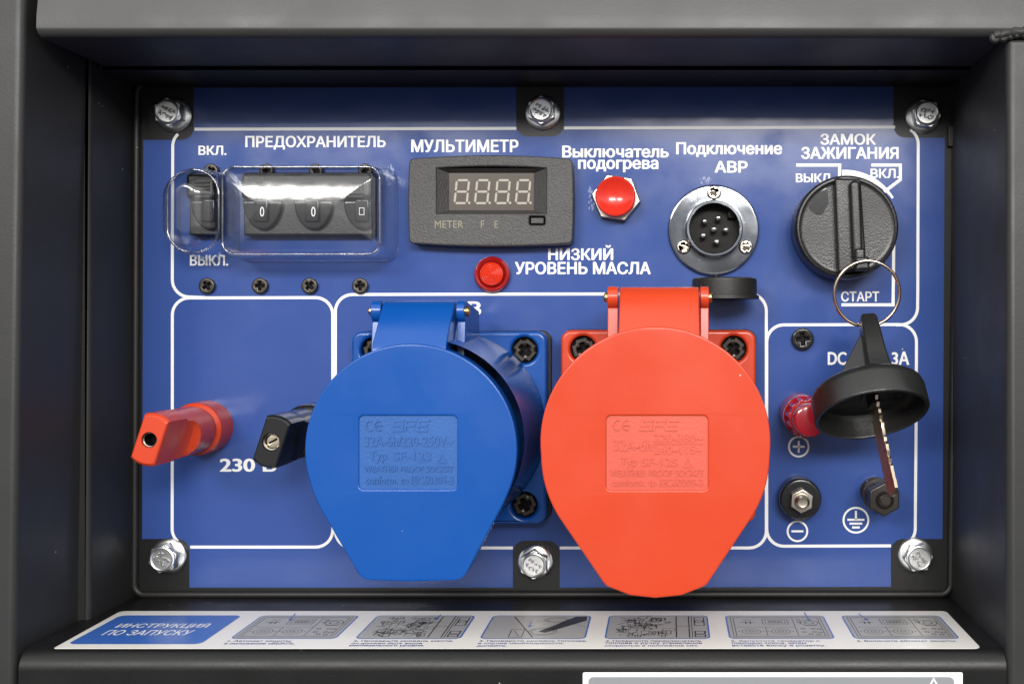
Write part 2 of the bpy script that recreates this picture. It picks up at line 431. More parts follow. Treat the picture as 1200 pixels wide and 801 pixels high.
# weld between the right post and the rail
pts = []
for i in range(26):
    t = i / 25; pts.append((105.5 + 30 * t + 0.4 * math.sin(i * 1.9), 92.4 + 1.7 * math.sin(t * 3.1) + 0.3 * math.sin(i * 2.3) + (2.5 if t > .3 else 0) * (t - .3), H1 - 0.3 + 0.25 * math.sin(i * 2.7)))
g = G(); g.tube(pts, 1.6, 12)
for i in range(10):
    g.lathe([(0, -1.2), (1.5, -0.6), (1.9, 0.0), (1.4, 0.8), (0, 1.15)], 14, c=(106 + i * 2.4 + rnd.uniform(-.4, .4), 92.2 + 1.4 * math.sin(i * .34) + rnd.uniform(-.5, .5)),
            mtx=Matrix.Translation((0, 0, H1 - 0.2)))
g.build('weld_bead', 'coat', hs)
# recess lining sheets (32 mm deep at the back), with rolled front edges
G().plate([rrect(-226, -130, -209.3, 130, 0.1)], -14, 32, 1.8, 4).build('side_lining', 'coat', hs)
G().plate([rrect(112.4, -130, 126, 130, 0.1)], -14, 32, 1.8, 4).build('side_lining', 'coat', hs)
G().plate([rrect(-209.1, 91.2, 112.2, 110, 0.1)], -14, 27, 1.6, 4).build('top_lining', 'coat', hs)
G().box(-212, 114, -125, 110, -22, -14.2).build('back_flange', 'coat', hs)
# ledge with a rolled front edge and the apron below it
prof = [(-13.8, -108.0), (63.0, -108.0)]
for k in range(1, 9):
    a = math.pi / 2 * k / 8; prof.append((63.0 + 6.4 * math.sin(a), -108.0 - 6.4 * (1 - math.cos(a))))
prof += [(69.4, -240), (-13.8, -240)]
xa, xb = -212.4, 109.8
g = G(); g.loft([[(xa, z, h) for h, z in prof], [(xb, z, h) for h, z in prof]], True, True); g.build('ledge', 'ledge', hs)
# small catch on the right edge of the opening
G().box(108.2, 112.3, 67.5, 75.5, -6, 2.0, 0.6).build('edge_clip', 'coat', hs)

# ------------------------------------------------------------------ control panel
cp = thing('control_panel', 'flat control panel with a blue printed label and white outlines, bolted in a black recess', 'control panel', 0, 0)
def q(px, py, h=0, r=0): return (X(px, h), Z(py, h), r)
outer = rpoly([q(160, 97.5, 1, 4), q(1122, 97, 1, 4), q(1114, 696, 1, 4), q(157, 696.5, 1, 4)], 0, 8)
G().plate([outer], -4, -0.25, 0.6, 2).build('backing_plate', 'plate', cp)
def ring_out(dx, h):
    return rpoly([q(160 - dx, 97.5 - dx, h, 4), q(1122 + dx, 97 - dx, h, 4), q(1114 + dx, 696 + dx, h, 4), q(157 - dx, 696.5 + dx, h, 4)], 0, 8)
gz = ring_out(0, 1)
G().tube([(a, b, 0.6) for a, b in gz], 1.35, 12, True).build('gasket', 'rubber', cp)
G().tube([(a, b, -2.6) for a, b in ring_out(3.5, 1)], 1.5, 10, True).build('gasket', 'rubber', cp)
# label sheet with notches for the six bolts
R = 14
lab = [q(227, 103), q(605, 102), q(605, 160, 0, R / 3), q(661, 160, 0, R / 3), q(661, 102), q(1047, 101.5), q(1047, 161.5, 0, R / 3), q(1107, 161.5),
       q(1104.5, 631), q(1044, 631, 0, R / 3), q(1044, 687), q(656, 688), q(656, 633, 0, R / 3), q(601, 633, 0, R / 3), q(601, 688),
       q(222, 688), q(222, 631, 0, R / 3), q(166.5, 631), q(168, 164), q(227, 164, 0, R / 3)]
lab = rpoly(lab)
ls = G().plate([lab], -0.2, 0.0, 0.0).build('label_sheet', 'vinyl', cp)
HP = 0.03
LW = 1.15
def rline(pts, wd=LW, closed=False):
    return [tuple(p) for p in pts]
def open_round(pts, seg=8):
    """rounded polyline in photo pixels (open)"""
    P = [(X(a), Z(b)) for a, b, *_ in pts]; out = [P[0]]
    for i in range(1, len(P) - 1):
        r = (pts[i][2] if len(pts[i]) > 2 else 0) / 3
        p = Vector(P[i]); a = (Vector(P[i - 1]) - p).normalized(); b = (Vector(P[i + 1]) - p).normalized()
        if r <= 0: out.append(tuple(p)); continue
        ang = a.angle(b); d = r / math.tan(ang / 2); c = p + (a + b).normalized() * (r / math.sin(ang / 2))
        s0 = p + a * d - c; s1 = p + b * d - c; a0 = math.atan2(s0.y, s0.x); a1 = math.atan2(s1.y, s1.x)
        da = (a1 - a0 + math.pi) % (2 * math.pi) - math.pi
        for k in range(seg + 1):
            t = a0 + da * k / seg; out.append((c.x + r * math.cos(t), c.y + r * math.sin(t)))
    out.append(P[-1]); return out
zlay = 0.0
def arcp(cx, cy, r, a0, a1, n=10): return [(cx + r * math.cos(math.radians(a0 + (a1 - a0) * i / n)), cy - r * math.sin(math.radians(a0 + (a1 - a0) * i / n))) for i in range(n + 1)]
def outline(name, paths, wd=LW):
    g = G(); g.solid = False
    global zlay
    for p in paths:
        zlay += 0.005
        g.stroke(open_round(p), wd, HP + zlay)
    return g.build(name, 'print', ls)
outline('printed_outline', [
    [(228, 151.5), (605, 150.5)], [(661, 150), (1049, 149)],
    arcp(222, 171.5, 19.5, 133, 180) + [(202, 300), (202, 347, 20), (240, 348.5)],
    arcp(1056, 169, 20, 58, 0) + [(1075.5, 340), (1075, 380, 20), (1050, 380.5)]])
outline('printed_outline', [
    [(202, 500), (202, 349, 20), (390, 348.5, 20), (390, 500), (390, 640.5, 20), (223, 640.5)],
    [(202, 480)] + arcp(221.8, 619, 20, 180, 228)])
outline('printed_outline', [
    [(393, 500), (393, 345, 20), (600, 344.5), (898, 344, 20), (898, 500), (898, 641.5, 20), (656, 641.5)],
    [(393, 500), (393, 641.5, 20), (601, 641.5)]])
outline('printed_outline', [
    [(898.5, 500), (898.5, 380.5, 20), (1074, 380, 20), (1073.5, 500)] + arcp(1052.5, 619, 20, 0, -40),
    [(898.5, 500), (898.5, 639.5, 20), (1044, 639)]])
outline('printed_mark', [[(933, 193.5), (984, 193.5), (983.5, 218)], [(1021, 193.5), (1055, 193.5), (1055, 210.5), (1036, 225)],
                         [(986, 357), (1046.5, 357), (1047.5, 270)]], 1.2)
g = G(); g.solid = False
arc = [(X(990 + 67 * math.cos(a)), Z(266 - 67 * math.sin(a))) for a in [math.radians(93 - 62 * i / 24) for i in range(25)]]
for i in range(24):
    t0, t1 = 1 - i / 24 * .75, 1 - (i + 1) / 24 * .75
    c = Vector((X(990), Z(266)))
    a, b = Vector(arc[i]), Vector(arc[i + 1])
    g.add([(*a, HP), (*b, HP), *[tuple([*(p + (c - p).normalized() * 3.4 * t), HP]) for p, t in ((b, t1), (a, t0))]], [[0, 3, 2, 1]])
g.build('printed_mark', 'print', ls)
CAP = [  # text, left, top, right, bottom in the photograph, boldness
    ('ПРЕДОХРАНИТЕЛЬ', 288, 159.5, 451.5, 175, .020), ('ВКЛ.', 233, 171, 265, 181.5, .020), ('МУЛЬТИМЕТР', 482.5, 164, 607, 178, .022),
    ('Выключатель', 659.5, 171, 783, 184.5, .022), ('подогрева', 678, 187.5, 771, 201.5, .022), ('Подключение', 793, 167, 916, 183.5, .022),
    ('АВР', 838, 189, 875.5, 202, .022), ('ЗАМОК', 962, 157, 1026, 169.5, .022), ('ЗАЖИГАНИЯ', 939.5, 172.5, 1052.5, 186, .022),
    ('ВЫКЛ.', 933, 203.5, 976, 213.5, .020), ('ВКЛ.', 1020.5, 198, 1053, 208.5, .020), ('СТАРТ', 986, 341.5, 1030, 353, .016),
    ('НИЗКИЙ', 643, 287.5, 718, 304.5, .022), ('УРОВЕНЬ МАСЛА', 604, 307, 762, 321, .022), ('ВЫКЛ.', 223, 299, 267, 311, .020),
    ('230 В', 258.5, 536.5, 323, 552, .022), ('230 В', 499, 353.5, 563, 369, .022), ('DC', 970.5, 412.5, 991.5, 427, .022), ('3А', 1045.5, 412, 1065, 427, .022)]
for (tx, a, b, c, d, bo) in CAP:
    g = G(); g.solid = False
    g.text(tx, (X(a), Z(d), X(c), Z(b)), HP, bo).build('printed_caption', 'print', ls)
# polarity and earth symbols
def sym(px, py, r, bars):
    g = G(); g.solid = False
    x, z = X(px), Z(py); rr = r / 3
    g.stroke(circ(x, z, rr, 40), 0.75, HP, True)
    for (a, b, c, d) in bars: g.stroke([(x + a / 3, z + b / 3), (x + c / 3, z + d / 3)], 0.8, HP + 0.004)
    g.build('printed_symbol', 'print', ls)
sym(936, 523, 11.5, [(-7, 0, 7, 0), (0, -7, 0, 7)])
sym(934.5, 622, 11.5, [(-7, 0, 7, 0)])
sym(1003, 609, 14.5, [(0, 11, 0, 0.5), (-10, 0.5, 10, 0.5), (-7.5, -4, 7.5, -4), (-4.5, -8.5, 4.5, -8.5)])
# dried glue beside the fittings
def smear(px, py, rx, ry, n, seed):
    r = random.Random(seed); g = G(); g.solid = False
    for i in range(n):
        a = r.uniform(0, 6.28); k = r.random() ** .5
        x, z = X(px + rx * k * math.cos(a)), Z(py + ry * k * math.sin(a)); s = r.uniform(.12, .5)
        m = 7; g.plate_flat([[(x + s * r.uniform(.5, 1.3) * math.cos(6.283 * j / m), z + s * 1.7 * r.uniform(.5, 1.3) * math.sin(6.283 * j / m)) for j in range(m)]], HP + .002 + .002 * i)
    return g.build('glue_residue', 'residue', ls)
smear(693, 232, 3.5, 17, 26, 1); smear(826, 211, 8, 5, 14, 2); smear(457, 205, 4, 14, 16, 3)

# ------------------------------------------------------------------ bolts
def bolt(px, py, label, rot):
    t = thing('flange_bolt', label, 'bolt', X(px), Z(py), -0.2, 'flange bolts round the panel edge', (0, rot, 0))
    G().lathe([(0, 0), (6.9, 0), (6.95, 0.5), (6.5, 1.0), (5.2, 1.5), (0, 1.5)], 56).build('flange', 'zinc', t)
    hx = [(5.75 * math.cos(math.pi / 3 * i), 5.75 * math.sin(math.pi / 3 * i)) for i in range(6)]
    hd = G().plate([hx], 1.2, 5.8, 0.35, 2)
    hd.lathe([(5.0, 5.6), (4.75, 6.15), (4.3, 6.35), (4.05, 6.2), (3.8, 6.0), (0, 6.0)], 48)
    h = hd.build('head', 'zinc', t)
    g = G()
    for row in (1.0, -1.3):
        for i in range(4):
            x = -2.2 + i * 1.45
            for s in range(3):
                a = rnd.uniform(0, 3.1); L = rnd.uniform(.4, .75); cx = x + rnd.uniform(-.3, .3); cy = row + rnd.uniform(-.5, .5)
                g.box(-L, L, -.2, .2, 5.95, 6.45 + .004 * s, mtx=Matrix.Translation((cx, cy, 0)) @ Matrix.Rotation(a, 4, 'Z'))
    g.build('grade_mark', 'shadezinc', h)
    return t
bolt(204, 134.5, 'zinc flange bolt in the top left corner, above the clear fuse cover', 0.45)
bolt(636, 132, 'zinc flange bolt in the top middle notch, above the grey digital meter', 0.52)
bolt(1082, 136, 'zinc flange bolt in the top right corner, beside the ignition heading', 0.2)
bolt(198, 651, 'zinc flange bolt in the bottom left corner, below the red terminal', 0.75)
bolt(627.5, 658, 'zinc flange bolt in the bottom middle notch, between blue and red lids', 0.53)
bolt(1073, 650, 'zinc flange bolt in the bottom right corner, below the ground stud', 0.95)

# ------------------------------------------------------------------ cross head screws
def screw_parts(t, r, h0, m='absg', rec='holebl', rot=0.0, hh=None):
    hh = hh or r * 0.55
    c = cross(0, 0, r * .52, r * .13, rot)
    g = G(); g.lathe([(0, h0), (r, h0), (r, h0 + hh * .25)], 40)
    rings = []
    hd = G().plate([circ(0, 0, r, 40), c], h0, h0 + hh, min(hh * .4, r * .17), 3); hd.build('head', m, t)
    G().lathe([(r * .6, h0 + hh * .2), (0, h0 + hh * .2)], 24).build('recess', rec, t)
s0 = thing('panel_screw', 'small black cross head screw in the row below the fuse cover, leftmost of the four', 'screw', X(244), Z(335), 0, 'black screws below the fuse cover')
screw_parts(s0, 3.15, 0, 'darkmet', rot=0.6)
dup(s0, X(306), Z(335), 'small black cross head screw in the row below the fuse cover, second from the left', 0.6)
dup(s0, X(364), Z(335), 'small black cross head screw in the row below the fuse cover, third from the left', 1.3)
dup(s0, X(423), Z(335), 'small black cross head screw in the row below the fuse cover, nearest the blue socket', 0.5)
s1 = thing('panel_screw', 'round black pan head screw below the key ring, left of the DC lettering', 'screw', X(940), Z(397), 0)
screw_parts(s1, 4.35, 0, 'absg', rot=0.1)

# ------------------------------------------------------------------ circuit breakers behind the clear cover
def breaker(x0, x1, poles, label, texts):
    xc = (x0 + x1) / 2; zc = 43.8
    t = thing('circuit_breaker', label, 'circuit breaker', xc, zc, 0)
    w2 = (x1 - x0) / 2
    body = G().box(-w2, w2, -11.0, 13.0, 0, 6.0, 0.6)
    body.plate([rrect(-w2, 2.6, w2, 12.2, 1.5)], 5.5, 9.5, 1.6, 4)
    body.build('body', 'abs', t)
    for i, px in enumerate(poles):
        x = px - xc
        half = [(x + 7.4 * math.cos(a), 2.0 + 11.2 * math.sin(a)) for a in [math.pi + math.pi * k / 24 for k in range(25)]]
        half = [(min(max(a, -w2 + .2), w2 - .2), b) for a, b in half]
        tg = G().plate([half], 5.8, 8.2, 0.7, 3).build('toggle', 'absg', t)
        if abs(x) < w2 - 2:
            G().box(max(x - 2.6, -w2), min(x + 2.6, w2), -6.2, 2.2, 7.8, 9.6, 0.5).build('lever', 'absg', tg)
        g = G()
        for k in range(5): g.box(x - 5.2, x + 0.6 if x + 0.6 < w2 else w2 - .2, 8.4 - k * 1.35, 9.0 - k * 1.35, 9.2, 9.9, 0.15)
        g.build('grip_ridges', 'abs', t)
        if i < len(texts) and texts[i]:
            g = G(); g.solid = False
            if texts[i] == '0': g.text('0', (x - 0.2 , -4.3, x + 1.4, -0.6), 9.66, .004)
            else: g.stroke([(x - 0.9, -3.6), (x + 0.9, -3.6), (x + 0.9, -1.0), (x - 0.9, -1.0)], .22, 9.66, True)
            g.build('marking', 'print', tg)
    return t
hb = 9.5
breaker(X(217, hb), X(251, hb), [X(244, hb)], 'single black breaker behind the left bulge of the clear cover', [''])
breaker(X(281.5, hb), X(434.5, hb), [X(305.5, hb), X(365.5, hb), X(424, hb)], 'triple black breaker with white zeros behind the long part of the clear cover', ['0', '0', 'box'])
sb = thing('mounting_screw', 'black screw under the top edge of the clear cover, leftmost of the four', 'screw', X(246, 3), Z(199.5, 3), 0, 'screws along the top of the breakers')
screw_parts(sb, 2.7, 0, 'darkmet', rot=0.5, hh=2.4)
dup(sb, X(311, 3), Z(199.5, 3), 'black screw under the top edge of the clear cover, second from the left', .4)
dup(sb, X(369, 3), Z(199.5, 3), 'black screw under the top edge of the clear cover, third from the left', .9)
dup(sb, X(427, 3), Z(199.5, 3), 'black screw under the top edge of the clear cover, rightmost of the four', .2)
# cover
fc = thing('fuse_cover', 'clear plastic bubble cover in two bulges over the black breakers', 'cover', -147, 41, 0)
def bubble(x0, x1, z0, z1, prof, r, crown, bul):
    rings = []
    for (ins, h) in prof:
        o = rrect(x0 + ins, z0 + ins, x1 - ins, z1 - ins, max(r - ins * .4, 0.6), 7)
        rr = []
        for (x, z) in o:
            kx = (x - (x0 + x1) / 2) / ((x1 - x0) / 2); kz = (z - (z0 + z1) / 2) / ((z1 - z0) / 2)
            bx = bul * (1 - kz * kz) * kx * min(h / 6, 1)
            rr.append((x + bx + 147, z - 41, h + crown * (1 - kz * kz) * min(h / 22, 1) ** 3))
        rings.append(rr)
    return rings
pr = [(-1.0, 0.05), (-0.2, 0.4), (0, 1.2), (0.15, 8), (0.3, 15), (0.7, 18.5), (1.5, 20.6), (2.6, 21.6), (4.0, 22.0), (7, 22.2), (11, 22.3), (15.6, 22.3)]
g = G(); g.loft(bubble(-167.8, -106.8, 23.4, 58.2, pr, 4.5, 2.2, 0.0)); g.build('cover_section', 'clear', fc, ang=60)
pr2 = [(-1.6, 0.05), (-0.2, 0.4), (0, 1.2), (0.2, 7), (0.8, 13), (1.9, 16.8), (3.4, 19.4), (5.2, 21), (7.2, 22), (9.2, 22.4)]
g = G(); g.loft(bubble(-190.6, -168.0, 23.8, 58.2, pr2, 10.5, 1.5, 1.8)); g.build('cover_section', 'clear', fc, ang=60)

for (x0, x1, z0, z1, rr, hh, ins) in ((-167.8, -106.8, 23.4, 58.2, 4.5, 19.6, 1.2), (-190.6, -168.0, 23.8, 58.2, 9.5, 15.5, 1.6)):
    o = rrect(x0 + ins, z0 + ins, x1 - ins, z1 - ins, rr, 7)
    G().tube([(a + 147, b - 41, hh + .25 * math.sin(i * .9)) for i, (a, b) in enumerate(o)], .5, 8, True).build('edge_glint_bead', 'clearedge', fc, ang=60)  # added bead that draws the light line along the cover's edge

# ------------------------------------------------------------------ digital meter
hm = 8.0
mt = thing('digital_meter', 'grey textured digital panel meter with four unlit eights', 'meter', X(575, 4), Z(236, 4), 0)
ox, oz = X(575, 4), Z(236, 4)
def mq(px, py, h=hm): return (X(px, h) - ox, Z(py, h) - oz)
def curved(l, t, r, b, bow_t, bow_b, bow_s, rad):
    pts = []
    n = 10
    def line(a, b, nx, nz, bow):
        for i in range(n):
            u = i / n; k = 4 * u * (1 - u) * bow
            pts.append((a[0] + (b[0] - a[0]) * u + nx * k, a[1] + (b[1] - a[1]) * u + nz * k))
    A, B, C, Dd = mq(l, b), mq(r, b), mq(r, t), mq(l, t)
    line(A, B, 0, -1, bow_b); line(B, C, 1, 0, bow_s); line(C, Dd, 0, 1, bow_t); line(Dd, A, -1, 0, bow_s)
    out = []
    for i, p in enumerate(pts): out.append((*p, rad if i % n == 0 else 0))
    return out
def with_round(pts): return rpoly(pts, 0, 6)
mo = with_round(curved(479.5, 186, 670.5, 285, 1.4, 1.2, 0.5, 3.4))
win = [mq(511.5, 197), mq(640, 197), mq(640, 250), mq(511.5, 250)]
wt = [mq(511.5 + 128.5 * i / 8, 197 - 2.2 * (1 - (2 * i / 8 - 1) ** 2)) for i in range(9)]
win = [mq(511.5, 250), mq(640, 250)] + wt[::-1]
btn = rrect(*mq(620, 263.5), *mq(638.5, 253.5), 0.7)
G().plate([mo, win, btn], 0.2, hm, 0.7, 3).build('bezel', 'meter', mt)
inn = [(*mq(527, 246, 4.2), 3.8), (*mq(624.5, 246, 4.2), 3.8), (*mq(624.5, 203, 4.2), 3.8), (*mq(527, 203, 4.2), 3.8)]
outr = [(*mq(511.5, 250), hm - .75), (*mq(640, 250), hm - .75), (*mq(640, 197), hm - .75), (*mq(511.5, 197), hm - .75)]
g = G(); g.solid = False; g.loft([outr, inn], False, False); 
g.build('window_frame', 'meter', mt)
G().box(*(lambda a, b: (a[0], b[0], a[1], b[1]))(mq(526, 247, 4.2), mq(626, 202, 4.2)), 0.5, 4.0).build('display_window', 'display', mt)
g = G(); g.solid = False
def seg7(x, z, wd, ht, t, zz):
    sh = 0.10
    def P(a, b): return (x + a + sh * b, z + b)
    hh = ht / 2; gp = t * .35
    for yy in (0, hh, ht):
        y = yy
        g.plate_flat([[P(gp, y), P(gp + t * .5, y + t * .5), P(wd - gp - t * .5, y + t * .5), P(wd - gp, y), P(wd - gp - t * .5, y - t * .5), P(gp + t * .5, y - t * .5)]], zz)
    for xx in (0, wd):
        for y0 in (0, hh):
            a, b = y0 + gp, y0 + hh - gp
            g.plate_flat([[P(xx, a), P(xx - t * .5, a + t * .5), P(xx - t * .5, b - t * .5), P(xx, b), P(xx + t * .5, b - t * .5), P(xx + t * .5, a + t * .5)]], zz)
dh = 4.1; k = sc_at(dh)
for i, l in enumerate((371, 496, 620.5, 745.5)):
    x = X(460 + (l + 8) / 5.217, dh) - ox; z = Z(160 + 407 / 5.217, dh) - oz
    seg7(x, z, 75 / 5.217 * k, 140 / 5.217 * k, 13 / 5.217 * k, dh)
    g.plate_flat([circ(x + 90 / 5.217 * k, z + .1, 1.5 * k, 14)], dh)
g.build('digit_segments', 'segment', mt)
G().box(*(lambda a, b: (a[0], b[0], a[1], b[1]))(mq(622, 262, 7.4), mq(637, 255, 7.4)), 3, 7.4, 0.4).build('push_button', 'meter', mt)
g = G(); g.solid = False
for tx, a, b in (('METER', 509.5, 543), ('F', 563.5, 567.5), ('E', 579.5, 583.5)):
    g.text(tx, (*mq(a, 267), *mq(b, 258.5)), hm + .03, .0)
g.build('printed_caption', 'gilt', mt)

# ------------------------------------------------------------------ red button, lamp
rb = thing('push_button', 'bright red dished push button with a brass hex nut below the heater heading', 'button', X(722.5), Z(233), 0)
G().plate([[(9.6 * math.cos(math.pi / 3 * i - .15), 9.6 * math.sin(math.pi / 3 * i - .15)) for i in range(6)]], 0, 4.2, 0.5, 3).build('hex_nut', 'nickel', rb)
G().lathe([(7.75, 4.0), (7.75, 8.0), (7.7, 8.6), (7.45, 9.0), (7.1, 9.2), (6.6, 9.0), (5.4, 8.1), (3.6, 7.3), (1.8, 6.9), (0, 6.8)], 64).build('cap', 'bred', rb)
il = thing('indicator_lamp', 'small round red indicator lamp beside the low oil lettering', 'indicator lamp', X(577.5), Z(321.5), 0)
G().lathe([(7.0, 0), (7.0, 1.8), (6.7, 2.5), (6.1, 2.8), (5.3, 2.5), (4.6, 1.6), (0, 1.6)], 56).build('bezel', 'lens', il)
pf = [(4.6, 1.5), (4.6, 3.2), (4.4, 3.6)]
for i in range(5):
    r = 4.3 - i * .85
    pf += [(r, 3.65 + i * .16), (r - .42, 3.95 + i * .16), (r - .62, 3.70 + i * .16)]
pf += [(0, 4.5)]
G().lathe(pf, 56).build('lens', 'lensin', il, ang=50)

# ------------------------------------------------------------------ round connector and its dust cap
cn = thing('round_connector', 'chrome round flange connector with six pins under the heading АВР', 'connector', X(836), Z(270), 0)
G().lathe([(17.7, 0), (17.7, 1.6), (17.3, 2.3), (16.6, 2.5), (12.6, 2.5), (11.2, 2.7), (11.0, 3.4), (10.9, 9.6), (10.5, 10.4), (9.7, 10.4), (9.35, 9.8), (9.2, 2.0)], 80).build('flange', 'chrome', cn)
ins = G().lathe([(9.25, 2.2), (0, 2.2)], 48)
ins.box(5.4, 8.6, 4.2, 7.2, 2.2, 5.0, .5)
ins.build('insulator', 'holebl', cn)
for (a, b) in ((-3.6, 3.0), (1.7, 4.3), (0.0, 0.0), (4.6, -0.2), (-4.1, -2.4), (1.1, -4.8)):
    G().lathe([(1.2, 2.0), (1.2, 6.2), (1.0, 7.0), (0.5, 7.4), (0, 7.5)], 18, c=(a, b)).build('pin', 'pinmet', cn)
for (px, py, ro) in ((836.5, 226.5, .5), (801, 290, .2), (873.5, 290, .9)):
    x, z = X(px) - X(836), Z(py) - Z(270)
    c = [(x + a, z + b) for a, b in cross(0, 0, 1.35, .32, ro)]
    sc_ = G().plate([circ(x, z, 2.75, 32), c], 2.3, 3.6, .6, 3).build('flange_screw', 'nickel', cn)
    G().lathe([(1.6, 2.7), (0, 2.7)], 16, c=(x, z)).build('recess', 'darkmet', sc_)
dc = thing('dust_cap', 'black rubber dust cap hanging edge on below the chrome connector', 'cap', X(849, 14), Z(338, 14), 14)
rt = Matrix.Rotation(-math.pi / 2, 4, 'X')   # axis: out -> up
g = G(); g.lathe([(0, 4.0), (11.2, 4.0), (12.0, 3.6), (12.2, 2.8), (12.2, -2.4), (13.0, -2.6), (13.1, -3.9), (10.4, -4.0), (10.4, 3), (0, 3)], 64, mtx=Matrix.Rotation(-math.pi / 2, 4, 'X'))
g.build('cap_body', 'rubber', dc)
G().tube([(-1, 2.0, -11.5), (-2.5, 5.0, -12.6), (-4, 9.5, -13.2), (-4.5, 13, -13.6)], .8, 8).build('strap', 'rubber', dc)

# ------------------------------------------------------------------ ignition switch
ig = thing('ignition_switch', 'large round black ignition knob with a raised grip below the ignition heading', 'ignition switch', X(984), Z(270.5), 0)
G().lathe([(19.2, 0), (19.6, 6), (19.6, 14), (19.4, 16.5), (18.6, 17.6), (18.0, 17.7), (17.5, 17.2), (16.4, 17.0), (0, 17.0)], 96).build('knob_body', 'abs', ig, ang=40)
rot = Matrix.Rotation(math.radians(2.5), 4, 'Z')
gr = G()
gr.plate([rpoly([(-4.6, -17.2, 1.2), (6.2, -16.4, 1.2), (5.4, 17.4, 1.2), (-4.4, 18.2, 1.2)])], 16.5, 20.8, 1.0, 3, rot)
gr.build('grip', 'abs', ig)
G().plate([rrect(0.6, -13, 4.6, 16.6, 1.8)], 20, 24.0, 1.3, 4, rot).build('grip_ridge', 'abs', ig)
tb = G()
tb.plate([rrect(1.2, -13.2, 5.2, -8.6, 0.8)], 20, 25.2, 1.0, 3, rot)
tb.plate([rrect(0.9, -16.8, 6.3, -11.8, 0.8)], 20, 26.6, 1.0, 3, rot)
tb.build('ring_tab', 'abs', ig)
G().plate([rpoly([(-15.1, 7.2, 2), (-9.6, 3.6, 2.4), (-6.8, 9, 2), (-7.4, 15.0, .6), (-11.6, 12.4, 3)])], 16.9, 17.04, .02).build('worn_patch', 'absg', ig)

# ------------------------------------------------------------------ key ring and hanging capped key
hr = 26.0
rg = G(); ra = 38.2 * sc_at(hr)
rg.tube([(ra * math.cos(a), ra * math.sin(a), 1.5 * math.sin(a)) for a in [2 * math.pi * i / 72 for i in range(72)]], 0.62, 12, True)
rg.tube([(ra * math.cos(a), ra * math.sin(a), 1.5 * math.sin(a) - 1.1) for a in [1.2 + 3.4 * i / 40 for i in range(41)]], 0.6, 12)
o = rg.build('key_ring', 'wire', None, ang=60); o.location = (X(1016, hr) * S, -hr * S, Z(344, hr) * S)
tag(o, 'thin copper coloured split ring hooked through the ignition knob tab', 'key ring')
hk = 48.0
ck = thing('capped_key', 'black plastic key cap hanging from the ring with its notched blade pointing down', 'key', X(1022, hk), Z(487, hk), hk)
zl = Vector((-0.10, 0.50, 0.86)).normalized(); xl = (Vector((1, 0, 0)) - zl * zl.x).normalized(); yl = zl.cross(xl)
ck.rotation_euler = Matrix((xl, yl, zl)).transposed().to_euler()
G().lathe([(18.3, 0.6), (18.6, 0.0), (19.6, 0.0), (20.0, 0.5), (20.0, 7.5), (19.4, 9.6), (17.6, 11.2), (14, 12.2), (6, 13.2), (0, 13.4), (0, 11.0), (10, 10.0), (17.0, 8.2), (18.2, 6.0), (18.3, 0.6)], 96).build('cap_body', 'abs', ck, basis=FLAT, ang=40)
# stem: tapered bar rising from the cap, with a ring hole at its end, and a web on its left
st = G()
def quad(z, xc, yc, wx, wy): return [(xc - wx, yc - wy, z), (xc + wx, yc - wy, z), (xc + wx, yc + wy, z), (xc - wx, yc + wy, z)]
st.loft([quad(8, 6.6, 0, 8.5, 7), quad(13.0, 6.0, 0, 5.6, 6.0), quad(16.0, 5.6, 0, 4.1, 5), quad(24, 5.5, 0, 3.6, 4.2), quad(37.5, 5.9, 0, 3.1, 3.4), quad(39.5, 5.9, 0, 2.4, 2.6)], True, True)
st.build('stem', 'abs', ck, basis=FLAT, bev=0.8)
wb = G(); wb.plate([[(-13.2, 9.5), (3, 9.5), (3.0, 32.0), (1.2, 31)]], -0.9, 0.9, 0.4, 2, mtx=Matrix.Rotation(math.pi / 2, 4, 'X'))
wb.build('web', 'absg', ck, basis=FLAT)
wb = G(); wb.plate([[(0.4, 11), (3, 11), (3.0, 33), (1.2, 30)]], -3.4, 0.8, 0.5, 2, mtx=Matrix.Rotation(math.pi / 2, 4, 'X'))
wb.build('rib', 'abs', ck, basis=FLAT)
# blade: a flat strip seen almost edge on, notched on the near edge
bl = []
n = 26
kr = random.Random(3)
near = [(-3.6 + (kr.uniform(.2, 1.0) if i % 2 else kr.uniform(-.5, .3)) * (1 if i < n - 3 else .3), 6 - 34 * i / n) for i in range(n + 1)]
out = near + [(-1.5, -29.6), (2.0, -29.0), (3.4, -27), (3.4, 6)]
spin = Matrix.Rotation(math.radians(11), 4, 'Z') @ Matrix.Rotation(math.pi / 2, 4, 'Z') @ Matrix.Rotation(math.pi / 2, 4, 'X')
G().plate([out], -0.6, 0.6, 0.2, 2, mtx=Matrix.Translation((1.5, 0, 0)) @ spin).build('key_blade', 'goldk', ck, basis=FLAT)
G().box(-2.6, 2.6, -5.0, 9, -1.5, 1.5, .3, mtx=Matrix.Translation((1.5, 0, 8.5)) @ spin).build('blade_root', 'abs', ck, basis=FLAT)

